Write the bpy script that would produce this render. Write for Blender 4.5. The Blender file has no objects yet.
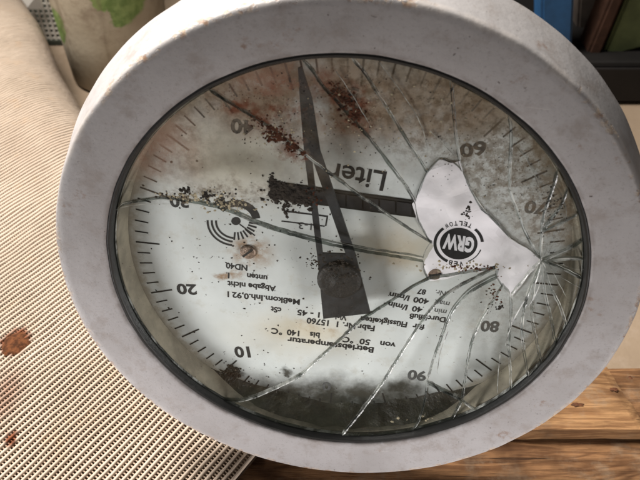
import bpy, bmesh, math, random
from mathutils import Vector, Matrix, noise
random.seed(7)
sc = bpy.context.scene
col = sc.collection
R_ = math.radians

# ------------------------------------------------------------------ camera
S = 0.15                                   # outer radius of the dial housing, metres
PITCH = R_(42)
FPX = 700.0                                # focal length in pixels of a 640 wide picture
AX = Vector((1, 0, 0))
AF = Vector((0, math.cos(PITCH), -math.sin(PITCH)))
AD = Vector((0, -math.sin(PITCH), -math.cos(PITCH)))
CAM = Vector((-0.010905, -0.252079, 0.422294))
cd = bpy.data.cameras.new('camera')
cam = bpy.data.objects.new('camera', cd)
col.objects.link(cam)
cam.location = CAM
cam.rotation_euler = (math.pi / 2 - PITCH, 0, 0)
cd.sensor_width = 36
cd.lens = FPX / 640 * 36
cd.clip_start = 0.01
cd.clip_end = 60
cd.dof.use_dof = True
cd.dof.focus_distance = 0.41
cd.dof.aperture_fstop = 18
sc.camera = cam

# ------------------------------------------------------------------ light
W = bpy.data.worlds.new('World')
sc.world = W
W.use_nodes = True
W.node_tree.nodes['Background'].inputs[0].default_value = (1.0, 0.95, 0.9, 1)
W.node_tree.nodes['Background'].inputs[1].default_value = 0.045


def area(name, loc, target, size, power, colour, size_y=None, spread=180):
    d = bpy.data.lights.new(name, 'AREA')
    d.energy = power
    d.color = colour
    d.size = size
    d.spread = R_(spread)
    if size_y:
        d.shape = 'RECTANGLE'
        d.size_y = size_y
    o = bpy.data.objects.new(name, d)
    col.objects.link(o)
    o.location = loc
    o.rotation_euler = (Vector(target) - Vector(loc)).to_track_quat('-Z', 'Y').to_euler()
    return o


area('window_light', (-0.60, 0.46, 1.18), (0.02, 0.28, 0.0), 0.6, 20.5, (1.0, 0.95, 0.89), None, 95)
area('low_left_fill', (-0.47, -0.29, -0.03), (0.0, 0.0, -0.01), 0.2, 1.1, (1.0, 0.97, 0.97), 0.2, 75)  # added fill lamp, stands in for light bounced off the ground in front
area('low_right_fill', (0.42, -0.34, -0.02), (0.0, 0.0, 0.0), 0.2, 0.62, (1.0, 0.96, 0.95), 0.2, 70)  # second fill lamp, added low right to brighten the lower bezel
sc.view_settings.view_transform = 'Standard'
sc.view_settings.look = 'None'
sc.view_settings.exposure = 0
sc.view_settings.gamma = 1
sc.view_settings.use_curve_mapping = False
sc.render.engine = 'CYCLES'
sc.cycles.transparent_max_bounces = 14
sc.cycles.max_bounces = 6
sc.cycles.diffuse_bounces = 3
sc.cycles.glossy_bounces = 2

# ------------------------------------------------------------------ geometry helpers


def ray(u, v):
    return AX * ((u - 320) / FPX) + AD * ((v - 240) / FPX) + AF


def on_z(u, v, z):
    d = ray(u, v)
    return CAM + d * ((z - CAM.z) / d.z)


def on_y(u, v, y):
    d = ray(u, v)
    return CAM + d * ((y - CAM.y) / d.y)


XL = Vector((0.99516338, -0.08923602, 0.04107053)).normalized()
NL = Vector((-0.09379684, -0.98741262, 0.12735175)).normalized()
YL = NL.cross(XL).normalized()
XL = YL.cross(NL).normalized()
GM = Matrix(((XL.x, YL.x, NL.x, 0), (XL.y, YL.y, NL.y, 0.0), (XL.z, YL.z, NL.z, 0.16032), (0, 0, 0, 1)))
GI = GM.inverted()
GI3 = GI.to_3x3()


def L(u, v, z):
    """point of the dial's own plane z (in housing radii) -> local metres"""
    o = GI @ CAM
    d = GI3 @ ray(u, v)
    t = (z * S - o.z) / d.z
    return o + d * t


def link(name, me, mat=None, parent=None):
    o = bpy.data.objects.new(name, me)
    col.objects.link(o)
    if mat is not None:
        for m in (mat if isinstance(mat, (list, tuple)) else [mat]):
            me.materials.append(m)
    if parent is not None:
        o.parent = parent
    return o


def tag(o, label=None, cat=None, group=None, kind=None):
    if label:
        o['label'] = label
    if cat:
        o['category'] = cat
    if group:
        o['group'] = group
    if kind:
        o['kind'] = kind
    return o


def empty(name, loc=(0, 0, 0)):
    o = bpy.data.objects.new(name, None)
    col.objects.link(o)
    o.location = loc
    o.empty_display_size = 0.05
    return o


def done(bm, name, mat, parent=None, smooth=False):
    bmesh.ops.recalc_face_normals(bm, faces=bm.faces)
    me = bpy.data.meshes.new(name)
    bm.to_mesh(me)
    bm.free()
    if smooth:
        for p in me.polygons:
            p.use_smooth = True
    return link(name, me, mat, parent)


def pyd(name, vs, fs, mat, parent=None, smooth=False):
    me = bpy.data.meshes.new(name)
    me.from_pydata([tuple(v) for v in vs], [], fs)
    me.update()
    if smooth:
        for p in me.polygons:
            p.use_smooth = True
    return link(name, me, mat, parent)


def lathe(name, prof, mat, parent=None, n=200, smooth=True, wob=0.0, sharp=35):
    vs, fs = [], []
    for i in range(n):
        a = 2 * math.pi * i / n
        for r, z in prof:
            k = r * S
            if wob:
                k += wob * noise.noise(Vector((3 * math.cos(a) * 3, 9 * math.sin(a), z * 20)))
            vs.append((k * math.cos(a), k * math.sin(a), z * S))
    m = len(prof)
    for i in range(n):
        j = (i + 1) % n
        for k in range(m - 1):
            fs.append((i * m + k, i * m + k + 1, j * m + k + 1, j * m + k))
    me = bpy.data.meshes.new(name)
    me.from_pydata(vs, [], fs)
    bm = bmesh.new()
    bm.from_mesh(me)
    bmesh.ops.remove_doubles(bm, verts=bm.verts, dist=1e-6)
    bmesh.ops.recalc_face_normals(bm, faces=bm.faces)
    for e in bm.edges:
        if len(e.link_faces) == 2 and e.calc_face_angle(0) > R_(sharp):
            e.smooth = False
    bm.to_mesh(me)
    bm.free()
    for p in me.polygons:
        p.use_smooth = smooth
    return link(name, me, mat, parent)


def prism(bm, pts, z0, z1, mi=0):
    """closed slab of a polygon of (x, y) between z0 and z1"""
    a = [bm.verts.new((p[0], p[1], z0)) for p in pts]
    b = [bm.verts.new((p[0], p[1], z1)) for p in pts]
    n = len(pts)
    bm.faces.new(b)
    bm.faces.new(a[::-1])
    for i in range(n):
        f = bm.faces.new((a[i], a[(i + 1) % n], b[(i + 1) % n], b[i]))
        f.material_index = mi


def rbox(bm, c, s, rz=0.0, bev=0.0, seg=2):
    r = bmesh.ops.create_cube(bm, size=1)
    vs = r['verts']
    m = Matrix.Translation(c) @ Matrix.Rotation(rz, 4, 'Z') @ Matrix.Diagonal((s[0], s[1], s[2], 1))
    bmesh.ops.transform(bm, matrix=m, verts=vs)
    if bev:
        es = list({e for v in vs for e in v.link_edges})
        bmesh.ops.bevel(bm, geom=es, offset=bev, segments=seg, affect='EDGES', profile=0.6)


# ------------------------------------------------------------------ material helpers


class NT:
    def __init__(self, name):
        self.m = bpy.data.materials.new(name)
        self.m.use_nodes = True
        self.t = self.m.node_tree
        self.t.nodes.clear()
        self.out = self.t.nodes.new('ShaderNodeOutputMaterial')
        self.tc = self.t.nodes.new('ShaderNodeTexCoord')
        self.obj = self.tc.outputs['Object']

    def n(self, typ, **kw):
        x = self.t.nodes.new(typ)
        for k, v in kw.items():
            setattr(x, k, v)
        return x

    def setin(self, node, key, v):
        s = node.inputs[key]
        if hasattr(v, 'is_output'):
            self.t.links.new(v, s)
        else:
            s.default_value = v

    def math(self, op, a, b=0.0, c=0.0, clamp=False):
        x = self.n('ShaderNodeMath', operation=op)
        x.use_clamp = clamp
        self.setin(x, 0, a)
        self.setin(x, 1, b)
        if len(x.inputs) > 2:
            self.setin(x, 2, c)
        return x.outputs[0]

    def noise(self, scale, detail=4, rough=0.6, vec=None, dist=0.0, off=None):
        x = self.n('ShaderNodeTexNoise')
        v = vec or self.obj
        if off:
            v = self.mapping(v, loc=off)
        self.t.links.new(v, x.inputs['Vector'])
        x.inputs['Scale'].default_value = scale
        x.inputs['Detail'].default_value = detail
        x.inputs['Roughness'].default_value = rough
        x.inputs['Distortion'].default_value = dist
        return x.outputs['Fac']

    def mapping(self, vec, loc=(0, 0, 0), rot=(0, 0, 0), scale=(1, 1, 1)):
        x = self.n('ShaderNodeMapping')
        self.t.links.new(vec, x.inputs[0])
        x.inputs['Location'].default_value = loc
        x.inputs['Rotation'].default_value = rot
        x.inputs['Scale'].default_value = scale
        return x.outputs[0]

    def ramp(self, f, a, b, v0=0.0, v1=1.0):
        x = self.n('ShaderNodeMapRange', interpolation_type='SMOOTHSTEP')
        self.setin(x, 0, f)
        x.inputs[1].default_value = a
        x.inputs[2].default_value = b
        x.inputs[3].default_value = v0
        x.inputs[4].default_value = v1
        return x.outputs[0]

    def mix(self, f, a, b):
        x = self.n('ShaderNodeMix', data_type='RGBA')
        self.setin(x, 0, f)
        for s, v in ((x.inputs[6], a), (x.inputs[7], b)):
            if hasattr(v, 'is_output'):
                self.t.links.new(v, s)
            else:
                s.default_value = (*v, 1)
        return x.outputs[2]

    def bump(self, h, strength, dist=0.001):
        x = self.n('ShaderNodeBump')
        x.inputs['Strength'].default_value = strength
        x.inputs['Distance'].default_value = dist
        self.t.links.new(h, x.inputs['Height'])
        return x.outputs[0]

    def pbr(self, colour, rough=0.6, spec=0.5, metal=0.0, normal=None):
        x = self.n('ShaderNodeBsdfPrincipled')
        if hasattr(colour, 'is_output'):
            self.t.links.new(colour, x.inputs['Base Color'])
        else:
            x.inputs['Base Color'].default_value = (*colour, 1)
        self.setin(x, 'Roughness', rough)
        self.setin(x, 'Specular IOR Level', spec)
        self.setin(x, 'Metallic', metal)
        if normal is not None:
            self.t.links.new(normal, x.inputs['Normal'])
        return x.outputs[0]

    def end(self, sh):
        self.t.links.new(sh, self.out.inputs[0])
        return self.m

    def warped(self, scale, amt):
        """object coordinates pushed about by noise"""
        x = self.n('ShaderNodeTexNoise')
        self.t.links.new(self.obj, x.inputs['Vector'])
        x.inputs['Scale'].default_value = scale
        x.inputs['Detail'].default_value = 5
        x.inputs['Roughness'].default_value = 0.65
        s = self.n('ShaderNodeVectorMath', operation='SUBTRACT')
        self.t.links.new(x.outputs['Color'], s.inputs[0])
        s.inputs[1].default_value = (0.5, 0.5, 0.5)
        k = self.n('ShaderNodeVectorMath', operation='SCALE')
        self.t.links.new(s.outputs[0], k.inputs[0])
        k.inputs['Scale'].default_value = amt
        a = self.n('ShaderNodeVectorMath', operation='ADD')
        self.t.links.new(self.obj, a.inputs[0])
        self.t.links.new(k.outputs[0], a.inputs[1])
        return a.outputs[0]

    def blob(self, vec, c, rx, ry, inner=0.4, outer=1.0):
        """1 in the middle of an ellipse about c, 0 outside it"""
        m = self.mapping(vec, loc=(-c[0] / rx, -c[1] / ry, 0), scale=(1 / rx, 1 / ry, 0))
        ln = self.n('ShaderNodeVectorMath', operation='LENGTH')
        self.t.links.new(m, ln.inputs[0])
        return self.ramp(ln.outputs['Value'], inner, outer, 1.0, 0.0)

    def mx(self, *fs):
        r = fs[0]
        for f in fs[1:]:
            r = self.math('MAXIMUM', r, f)
        return r

    def mul(self, a, b):
        return self.math('MULTIPLY', a, b)


def simple(name, c, rough=0.6, spec=0.4, var=0.25, scale=60, metal=0.0, bump=0.0):
    t = NT(name)
    f = t.noise(scale, 5)
    c2 = tuple(x * (1 - var) for x in c)
    colr = t.mix(t.ramp(f, 0.35, 0.65), c, c2)
    nm = t.bump(t.noise(scale * 3, 3), bump) if bump else None
    return t.end(t.pbr(colr, rough, spec, metal, nm))


PXS = 0.000585                              # metres per picture pixel at the dial, roughly


def paint_mat():
    t = NT('grey_paint')
    big = t.noise(14, 4)
    mid = t.noise(70, 6, 0.7)
    fine = t.noise(700, 3, 0.7)
    c = t.mix(t.ramp(big, 0.35, 0.68), (0.305, 0.292, 0.291), (0.25, 0.237, 0.233))
    c = t.mix(t.mul(t.ramp(mid, 0.48, 0.71), 0.62), c, (0.20, 0.172, 0.155))
    c = t.mix(t.mul(t.ramp(fine, 0.54, 0.72), 0.38), c, (0.15, 0.135, 0.128))
    # pits and specks
    sp = t.ramp(t.noise(420, 2, 0.5, off=(3, 1, 2)), 0.70, 0.76)
    sp = t.mul(sp, t.ramp(t.noise(25, 3, off=(1, 5, 2)), 0.5, 0.62))
    c = t.mix(t.mul(sp, 0.85), c, (0.07, 0.055, 0.05))
    scr = t.ramp(t.noise(1, 3, .6, vec=t.mapping(t.warped(20, .006), rot=(0, 0, .7), scale=(40, 900, 300))), .70, .76)
    scr = t.mul(scr, t.ramp(t.noise(16, 3, off=(6, 2, 8)), .5, .62))
    c = t.mix(t.mul(scr, .6), c, (0.42, 0.40, 0.38))
    rs = t.mul(t.ramp(t.noise(34, 6, .75, off=(3, 8, 5)), .60, .70), t.ramp(t.noise(230, 4, .7), .4, .6))
    c = t.mix(t.mul(rs, .75), c, (0.16, 0.095, 0.060))
    # worn edge: rust and bare primer where the paint has chipped off the front rim
    sep = t.n('ShaderNodeSeparateXYZ')
    t.t.links.new(t.obj, sep.inputs[0])
    x2 = t.math('MULTIPLY', sep.outputs[0], sep.outputs[0])
    y2 = t.math('MULTIPLY', sep.outputs[1], sep.outputs[1])
    rr = t.math('SQRT', t.math('ADD', x2, y2))
    dz = t.math('ABSOLUTE', t.math('ADD', sep.outputs[2], 0.0008))
    edge = t.mul(t.ramp(rr, 0.974 * S, 0.992 * S), t.ramp(dz, 0.0012, 0.0045, 1, 0))
    chip = t.mul(edge, t.ramp(t.noise(160, 5, 0.7), 0.50, 0.60))
    side = t.ramp(t.noise(9, 2, off=(4, 2, 7)), 0.40, 0.53)
    chip = t.mul(chip, side)
    c = t.mix(chip, c, t.mix(t.ramp(t.noise(300, 3), .4, .6), (0.22, 0.13, 0.08), (0.42, 0.33, 0.24)))
    # grime that collects along the gasket
    lip = t.mul(t.ramp(rr, 0.832 * S, 0.850 * S, 1, 0), t.ramp(t.noise(90, 4), 0.35, 0.6))
    c = t.mix(t.mul(lip, 0.6), c, (0.12, 0.10, 0.09))
    ew = t.mul(edge, t.ramp(t.noise(60, 3, off=(9, 9, 1)), .4, .6))
    c = t.mix(t.mul(ew, 0.35), c, (0.46, 0.42, 0.39))
    h = t.math('ADD', t.noise(260, 4, 0.6), t.mul(t.math('ADD', chip, sp), -1.5))
    return t.end(t.pbr(c, 0.55, 0.4, 0, t.bump(h, 0.35, 0.0006)))


def dial_mat():
    t = NT('dial_face')
    w = t.warped(60, 0.022)
    w2 = t.warped(160, 0.012)

    def B(u, v, a, b, i=0.2, o=1.0, ww=None):
        return t.blob(ww or w, L(u, v, ZD), a * PXS, b * PXS, i, o)
    c = t.mix(t.ramp(t.noise(18, 4), .35, .7), (0.60, 0.635, 0.63), (0.50, 0.53, 0.52))
    sm = t.mul(t.ramp(t.noise(90, 5, .7), .52, .72), .45)
    c = t.mix(sm, c, (0.44, 0.42, 0.36))
    # stains: grease round the screws, rust that ran in at the top
    br = t.mx(B(252, 252, 34, 26), B(222, 275, 14, 8), B(236, 274, 14, 9), B(308, 325, 18, 14), B(332, 333, 12, 10), B(394, 252, 26, 30, .1), B(436, 270, 20, 16))
    c = t.mix(t.mul(br, t.ramp(t.noise(120, 5, .7), .30, .62)), c, (0.27, 0.18, 0.11))
    wm = t.mul(t.mx(B(260, 165, 130, 60, .1), B(400, 245, 90, 50, .1), B(300, 335, 110, 50, .1)), .55)
    c = t.mix(wm, c, (0.56, 0.525, 0.43))
    oc = t.mul(t.mx(B(400, 250, 50, 22), B(300, 330, 60, 22), B(225, 150, 70, 60)), .42)
    c = t.mix(oc, c, (0.52, 0.45, 0.31))
    top = t.mx(B(270, 95, 110, 50, .3), B(350, 100, 90, 62, .3), B(440, 105, 90, 48, .3))
    c = t.mix(t.mul(top, t.ramp(t.noise(50, 6, .75), .26, .58, .25, 1.)), c, (0.21, 0.14, 0.09))
    ru = t.mul(t.mx(B(262, 95, 60, 40), B(350, 110, 34, 34)), t.ramp(t.noise(110, 6, .7), .48, .6))
    c = t.mix(ru, c, (0.20, 0.065, 0.03))
    bot = t.mx(B(342, 446, 230, 128, .70), B(236, 392, 44, 44, .2), B(405, 390, 46, 30, .15), B(236, 374, 18, 18, .2), B(285, 372, 12, 10, .1))
    c = t.mix(t.mul(bot, t.ramp(t.noise(70, 5, .7), .2, .6, .72, .99)), c, (0.022, 0.023, 0.017))
    rt = t.mul(B(520, 170, 80, 80, .3), t.ramp(t.noise(190, 5, .75), .45, .6))
    c = t.mix(t.mul(rt, .75), c, (0.19, 0.175, 0.14))
    sp = t.ramp(t.noise(330, 2, .5, off=(2, 2, 2)), .73, .77)
    c = t.mix(t.mul(sp, .8), c, (0.05, 0.045, 0.035))
    # ring of dirt where the face meets the wall
    sep = t.n('ShaderNodeSeparateXYZ')
    t.t.links.new(w2, sep.inputs[0])
    rr = t.math('SQRT', t.math('ADD', t.mul(sep.outputs[0], sep.outputs[0]), t.mul(sep.outputs[1], sep.outputs[1])))
    rim = t.ramp(rr, .735 * S, .80 * S)
    c = t.mix(t.mul(rim, .8), c, (0.20, 0.16, 0.10))
    return t.end(t.pbr(c, .5, .4, 0, t.bump(t.noise(300, 3), .12, .0004)))


def glass_mat():
    t = NT('dirty_glass')
    w = t.warped(55, 0.024)

    def B(u, v, a, b, i=0.2, o=1.0):
        return t.blob(w, L(u, v, ZG), a * PXS, b * PXS, i, o)
    gl = t.n('ShaderNodeBsdfGlossy')
    gl.inputs['Color'].default_value = (.9, .95, .93, 1)
    gl.inputs['Roughness'].default_value = 0.07
    bn = t.bump(t.noise(45, 2), .10, .002)
    t.t.links.new(bn, gl.inputs['Normal'])
    tr = t.n('ShaderNodeBsdfTransparent')
    tr.inputs['Color'].default_value = (.938, .944, .942, 1)
    fr = t.n('ShaderNodeFresnel')
    fr.inputs['IOR'].default_value = 1.42
    m = t.n('ShaderNodeMixShader')
    geo = t.n('ShaderNodeNewGeometry')
    front = t.math('SUBTRACT', 1.0, geo.outputs['Backfacing'])
    t.t.links.new(t.mul(fr.outputs[0], front), m.inputs[0])
    t.t.links.new(tr.outputs[0], m.inputs[1])
    t.t.links.new(gl.outputs[0], m.inputs[2])
    n1 = t.noise(60, 6, .72)
    n2 = t.noise(240, 5, .75)
    n3 = t.noise(24, 3)
    film = t.mul(t.ramp(n3, .3, .75), .02)
    top = t.mx(B(265, 92, 120, 52, .3), B(350, 92, 100, 56, .3), B(445, 96, 110, 54, .35), B(158, 138, 70, 66, .35))
    ndl = t.mx(B(303, 88, 13, 34, .55), B(309, 118, 15, 40, .55), B(312, 142, 15, 30, .5))
    top = t.mul(top, t.math('SUBTRACT', 1.0, t.mul(ndl, .72)))
    topm = t.mul(top, t.ramp(n1, .25, .66, .22, .86))
    right = t.mul(t.mx(B(510, 150, 76, 74, .3), B(548, 210, 46, 56, .3), B(430, 130, 66, 46, .1)), t.ramp(n2, .42, .60, .16, .78))
    right = t.mx(right, t.mul(B(520, 310, 90, 90, .2), t.ramp(n2, .42, .66, .04, .30)), t.mul(B(300, 150, 200, 60, .3), t.ramp(n1, .35, .7, .02, .32)))
    band = t.mul(t.mx(B(205, 196, 62, 9, .3), B(225, 190, 90, 22, .1)), t.ramp(n1, .35, .62))
    bot = t.mul(t.mx(B(342, 446, 220, 98, .5), B(245, 402, 60, 34, .1), B(430, 412, 60, 34, .1)), t.ramp(n1, .25, .65, .20, .72))
    sp = t.mul(t.ramp(t.noise(520, 2, .5), .70, .75), t.ramp(n3, .4, .6, .15, .9))
    dirt = t.mx(film, topm, right, band, bot, sp)
    c = t.mix(t.ramp(n2, .4, .62), (0.30, 0.25, 0.185), (0.125, 0.095, 0.062))
    rn_ = t.noise(150, 6, .75, off=(1, 2, 3))
    rust = t.mul(t.mx(B(262, 95, 66, 44, .2), B(352, 108, 36, 34, .2)), t.ramp(rn_, .50, .62))
    line = t.mx(*[B(a, b, r, r * .9, .15) for a, b, r in ((236, 106, 13), (256, 119, 15), (274, 132, 20), (291, 147, 19), (305, 156, 12), (322, 83, 15), (336, 97, 19), (350, 111, 22), (359, 121, 14))])
    rust = t.mx(rust, t.mul(line, t.ramp(rn_, .36, .54)))
    c = t.mix(rust, c, (0.12, 0.042, 0.022))
    c = t.mix(t.mul(t.mx(B(270, 72, 76, 30, .1), B(150, 140, 60, 60, .2)), .65), c, (0.30, 0.175, 0.125))
    c = t.mix(t.mx(B(342, 446, 240, 110, .7), B(245, 402, 70, 44, .4), B(430, 412, 70, 44, .4)), c, (0.016, 0.017, 0.012))
    c = t.mix(sp, c, (0.03, 0.028, 0.022))
    dirt = t.mx(dirt, t.mul(rust, .9))
    df = t.n('ShaderNodeBsdfDiffuse')
    t.t.links.new(c, df.inputs[0])
    m2 = t.n('ShaderNodeMixShader')
    t.t.links.new(t.math('MULTIPLY', dirt, t.mul(front, .9), clamp=True), m2.inputs[0])
    t.t.links.new(m.outputs[0], m2.inputs[1])
    t.t.links.new(df.outputs[0], m2.inputs[2])
    return t.end(m2.outputs[0])


def glass_edge_mat():
    t = NT('broken_glass_edge')
    n = t.noise(55, 5, .7)
    c = t.mix(t.ramp(n, .46, .62), (0.040, 0.042, 0.037), (0.60, 0.61, 0.57))  # pale noise patches put glints into the colour of the broken edges
    b = t.pbr(c, .22, .8, 0, t.bump(t.noise(600, 3), .5, .0005))
    tr = t.n('ShaderNodeBsdfTransparent')
    tr.inputs[0].default_value = (.46, .50, .46, 1)
    m = t.n('ShaderNodeMixShader')
    t.t.links.new(t.ramp(t.noise(90, 4, .7, off=(4, 4, 1)), .3, .7, .35, .9), m.inputs[0])
    t.t.links.new(tr.outputs[0], m.inputs[1])
    t.t.links.new(b, m.inputs[2])
    return t.end(m.outputs[0])


def wood_mat(name, light, dark, seed):
    t = NT(name)
    v = t.mapping(t.obj, loc=(seed, seed * 1.7, seed * .3), scale=(1.6, 11, 11))
    nz = t.n('ShaderNodeTexNoise')
    t.t.links.new(v, nz.inputs['Vector'])
    nz.inputs['Scale'].default_value = 3.2
    nz.inputs['Detail'].default_value = 3
    nz.inputs['Distortion'].default_value = .8
    rings = t.math('FRACT', t.math('MULTIPLY', nz.outputs[0], 9.0))
    ring = t.ramp(t.math('ABSOLUTE', t.math('SUBTRACT', rings, .5)), 0.05, .5)
    fib = t.noise(1.0, 5, .7, vec=t.mapping(t.obj, scale=(60, 900, 900)))
    c = t.mix(t.mul(ring, .75), light, dark)
    stk = t.noise(1.0, 6, .75, vec=t.mapping(t.obj, scale=(14, 260, 260)))
    c = t.mix(t.mul(t.ramp(stk, .46, .62), .6), c, tuple(x * .6 for x in dark))
    crk = t.ramp(t.noise(1.0, 4, .6, vec=t.mapping(t.obj, loc=(seed, 3, 1), scale=(6, 170, 170))), .66, .70)
    c = t.mix(t.mul(crk, .9), c, (0.018, 0.010, 0.006))
    c = t.mix(t.mul(t.ramp(t.noise(45, 5, .7), .5, .7), .4), c, (0.22, 0.17, 0.12))
    c = t.mix(t.mul(t.ramp(fib, .45, .7), .5), c, tuple(x * .5 for x in dark))
    big = t.ramp(t.noise(16, 4, .6, off=(seed, 0, 0)), .45, .68)
    c = t.mix(t.mul(big, .8), c, tuple(x * .45 for x in dark))
    h = t.math('ADD', t.mul(t.math('ADD', t.mul(ring, .4), t.math('ADD', crk, stk)), -1.0), fib)
    return t.end(t.pbr(c, .85, .12, 0, t.bump(h, .6, .001)))


def cloth_mat(name, c1, c2, stains=True):
    t = NT(name)
    c = t.mix(t.ramp(t.noise(9, 4), .35, .7), c1, c2)
    c = t.mix(t.mul(t.ramp(t.noise(40, 5, .7), .55, .75), .5), c, (0.44, 0.31, 0.20))
    if stains:
        w = t.warped(130, 0.012)
        a = on_z(15, 341, -.004)
        s1 = t.blob(w, a, .0135, .0165, .6, 1.0)
        b = on_z(12, 437, -.004)
        s2 = t.blob(w, b, .006, .008, .4, 1.)
        d = on_z(4, 395, -.004)
        s3 = t.mul(t.blob(w, d, .02, .04, .1, 1.), .5)
        c = t.mix(t.mx(s1, s2, s3), c, t.mix(t.ramp(t.noise(260, 4), .4, .6), (0.10, 0.032, 0.012), (0.20, 0.07, 0.03)))
    return t.end(t.pbr(c, .75, .25, 0, t.bump(t.noise(500, 3), .3, .0006)))


ZG, ZD, ZP = -0.050, -0.158, -0.098
M_paint = paint_mat()
M_dial = dial_mat()
M_glass = glass_mat()
M_edge = glass_edge_mat()
_t = NT('glass_underside')
_tr = _t.n('ShaderNodeBsdfTransparent')
_tr.inputs[0].default_value = (.945, .948, .94, 1)
M_under = _t.end(_tr.outputs[0])
M_rubber = simple('black_rubber', (0.012, 0.012, 0.011), .45, .5, .3, 120, bump=.2)
M_wall = simple('beige_inner_paint', (0.33, 0.30, 0.23), .5, .4, .45, 45, bump=.2)
M_ink = simple('black_ink', (0.022, 0.022, 0.022), .6, .3, .3, 300)
M_faded = simple('faded_ink', (0.09, 0.095, 0.095), .6, .3, .4, 300)
M_whiteink = simple('white_ink', (0.72, 0.72, 0.74), .6, .3, .1, 300)
M_needle = simple('needle_paint', (0.022, 0.025, 0.028), .5, .5, .5, 140, bump=.2)
M_hub = simple('tarry_hub', (0.010, 0.009, 0.0075), .6, .4, .4, 220, bump=.6)
M_screw = simple('rusty_screw', (0.30, 0.22, 0.17), .45, .5, .55, 300, metal=.5, bump=.4)
M_wheel = simple('counter_wheel', (0.028, 0.028, 0.030), .4, .5, .4, 150)
M_crumb = simple('dark_crumbs', (0.030, 0.024, 0.018), .85, .2, .5, 300)
M_rustcrumb = simple('rust_crumbs', (0.075, 0.030, 0.017), .9, .1, .6, 260)
M_palecrumb = simple('pale_crumbs', (0.40, 0.35, 0.24), .9, .1, .6, 260)


def sludge_mat():
    t = NT('oily_sludge')
    c = t.mix(t.ramp(t.noise(70, 6, .7), .38, .66), (0.010, 0.0105, 0.0075), (0.045, 0.046, 0.031))
    c = t.mix(t.ramp(t.noise(330, 4, .7), .62, .74), c, (0.20, 0.18, 0.13))
    return t.end(t.pbr(c, t.ramp(t.noise(60, 3), .4, .6, .35, .8), .4, 0, t.bump(t.noise(260, 5, .7), .8, .0012)))


M_sludge = sludge_mat()

# ------------------------------------------------------------------ setting: floor and back wall


def floor_mat():
    t = NT('concrete')
    c = t.mix(t.ramp(t.noise(3, 5), .35, .7), (0.23, 0.172, 0.118), (0.165, 0.12, 0.08))
    c = t.mix(t.mul(t.ramp(t.noise(40, 6, .7), .5, .75), .5), c, (0.28, 0.22, 0.17))
    return t.end(t.pbr(c, .8, .3, 0, t.bump(t.noise(150, 5), .25, .002)))


ZF = -0.14
bm = bmesh.new()
bmesh.ops.create_grid(bm, x_segments=4, y_segments=4, size=4)
bmesh.ops.translate(bm, vec=(0, 1.5, ZF), verts=bm.verts)
o = done(bm, 'floor', floor_mat())
tag(o, 'pale concrete floor under the pallet', kind='structure')
bm = bmesh.new()
rbox(bm, (0, 2.05, 1.1), (7.5, .1, 2.4))
o = done(bm, 'wall', simple('dark_wall', (0.035, 0.028, 0.024), .9, .2, .4, 8))
tag(o, 'dark brown wall at the back of the shed', kind='structure')

# ------------------------------------------------------------------ pallet
pal = empty('wooden_pallet', (0.0, 0.0, ZF))
tag(pal, 'rough orange brown wooden pallet that the round dial stands on', 'pallet')
W1 = wood_mat('pine_light', (0.30, 0.168, 0.078), (0.155, 0.075, 0.033), 2.3)
W2 = wood_mat('pine_brown', (0.215, 0.112, 0.052), (0.080, 0.036, 0.016), 7.9)
W3 = wood_mat('pine_dark', (0.18, 0.092, 0.043), (0.065, 0.029, 0.013), 12.4)


def plank(name, corners, z0, z1, mat, parent, nx=40, ny=10, wob=.0012, seed=0.0, org=None):
    """plank with slightly uneven edges from four plan corners (front left, front right, back right, back left)"""
    bm = bmesh.new()
    A, B_, C_, D_ = [Vector((*c, 0)) for c in corners]
    rows = []
    for lev, z in ((0, z0), (1, z1)):
        g = []
        for i in range(nx + 1):
            s = i / nx
            r = []
            for j in range(ny + 1):
                q = j / ny
                p = (A * (1 - s) + B_ * s) * (1 - q) + (D_ * (1 - s) + C_ * s) * q
                k = (j in (0, ny))
                kk = (i in (0, nx))
                dx = (noise.noise(Vector((q * 6, seed, lev * .4))) * wob * 1.5 if kk else 0)
                dy = (noise.noise(Vector((s * 14, q * 5 + seed, lev * .4))) * wob if k else 0)
                zz = z + noise.noise(Vector((s * 5, q * 4, seed + 3))) * .0006
                if lev and (k or kk):
                    zz -= .0012
                r.append(bm.verts.new((p.x + dx, p.y + dy, zz - ZF)))
            g.append(r)
        rows.append(g)
    lo, hi = rows
    for i in range(nx):
        for j in range(ny):
            bm.faces.new((hi[i][j], hi[i + 1][j], hi[i + 1][j + 1], hi[i][j + 1]))
            bm.faces.new((lo[i][j], lo[i][j + 1], lo[i + 1][j + 1], lo[i + 1][j]))
    for i in range(nx):
        for j in (0, ny):
            bm.faces.new((lo[i][j], lo[i + 1][j], hi[i + 1][j], hi[i][j]))
    for j in range(ny):
        for i in (0, nx):
            bm.faces.new((lo[i][j], lo[i][j + 1], hi[i][j + 1], hi[i][j]))
    return done(bm, name, mat, parent)


ce = on_z(607, 366, 0)
cf = on_z(646, 425, 0)
up = plank('plank', ((-.045, .022), (cf.x, .0215), (ce.x, ce.y), (-.045, .078)), -.0135, 0.0, W1, pal, seed=1.1)
tag(up, 'short light pine plank lying across the deck')
plank('plank', ((-.60, -.011), (.55, -.009), (.55, .085), (-.60, .085)), -.034, -.0145, W2, pal, seed=4.2)
plank('plank', ((-.60, -.115), (.55, -.115), (.55, -.0155), (-.60, -.0175)), -.036, -.0165, W3, pal, seed=6.7)
for x in (-.45, 0.0, .45):
    bm = bmesh.new()
    rbox(bm, (x, -.015, .052), (.12, .18, .1035), 0, .003)
    done(bm, 'block', W3, pal)
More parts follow.
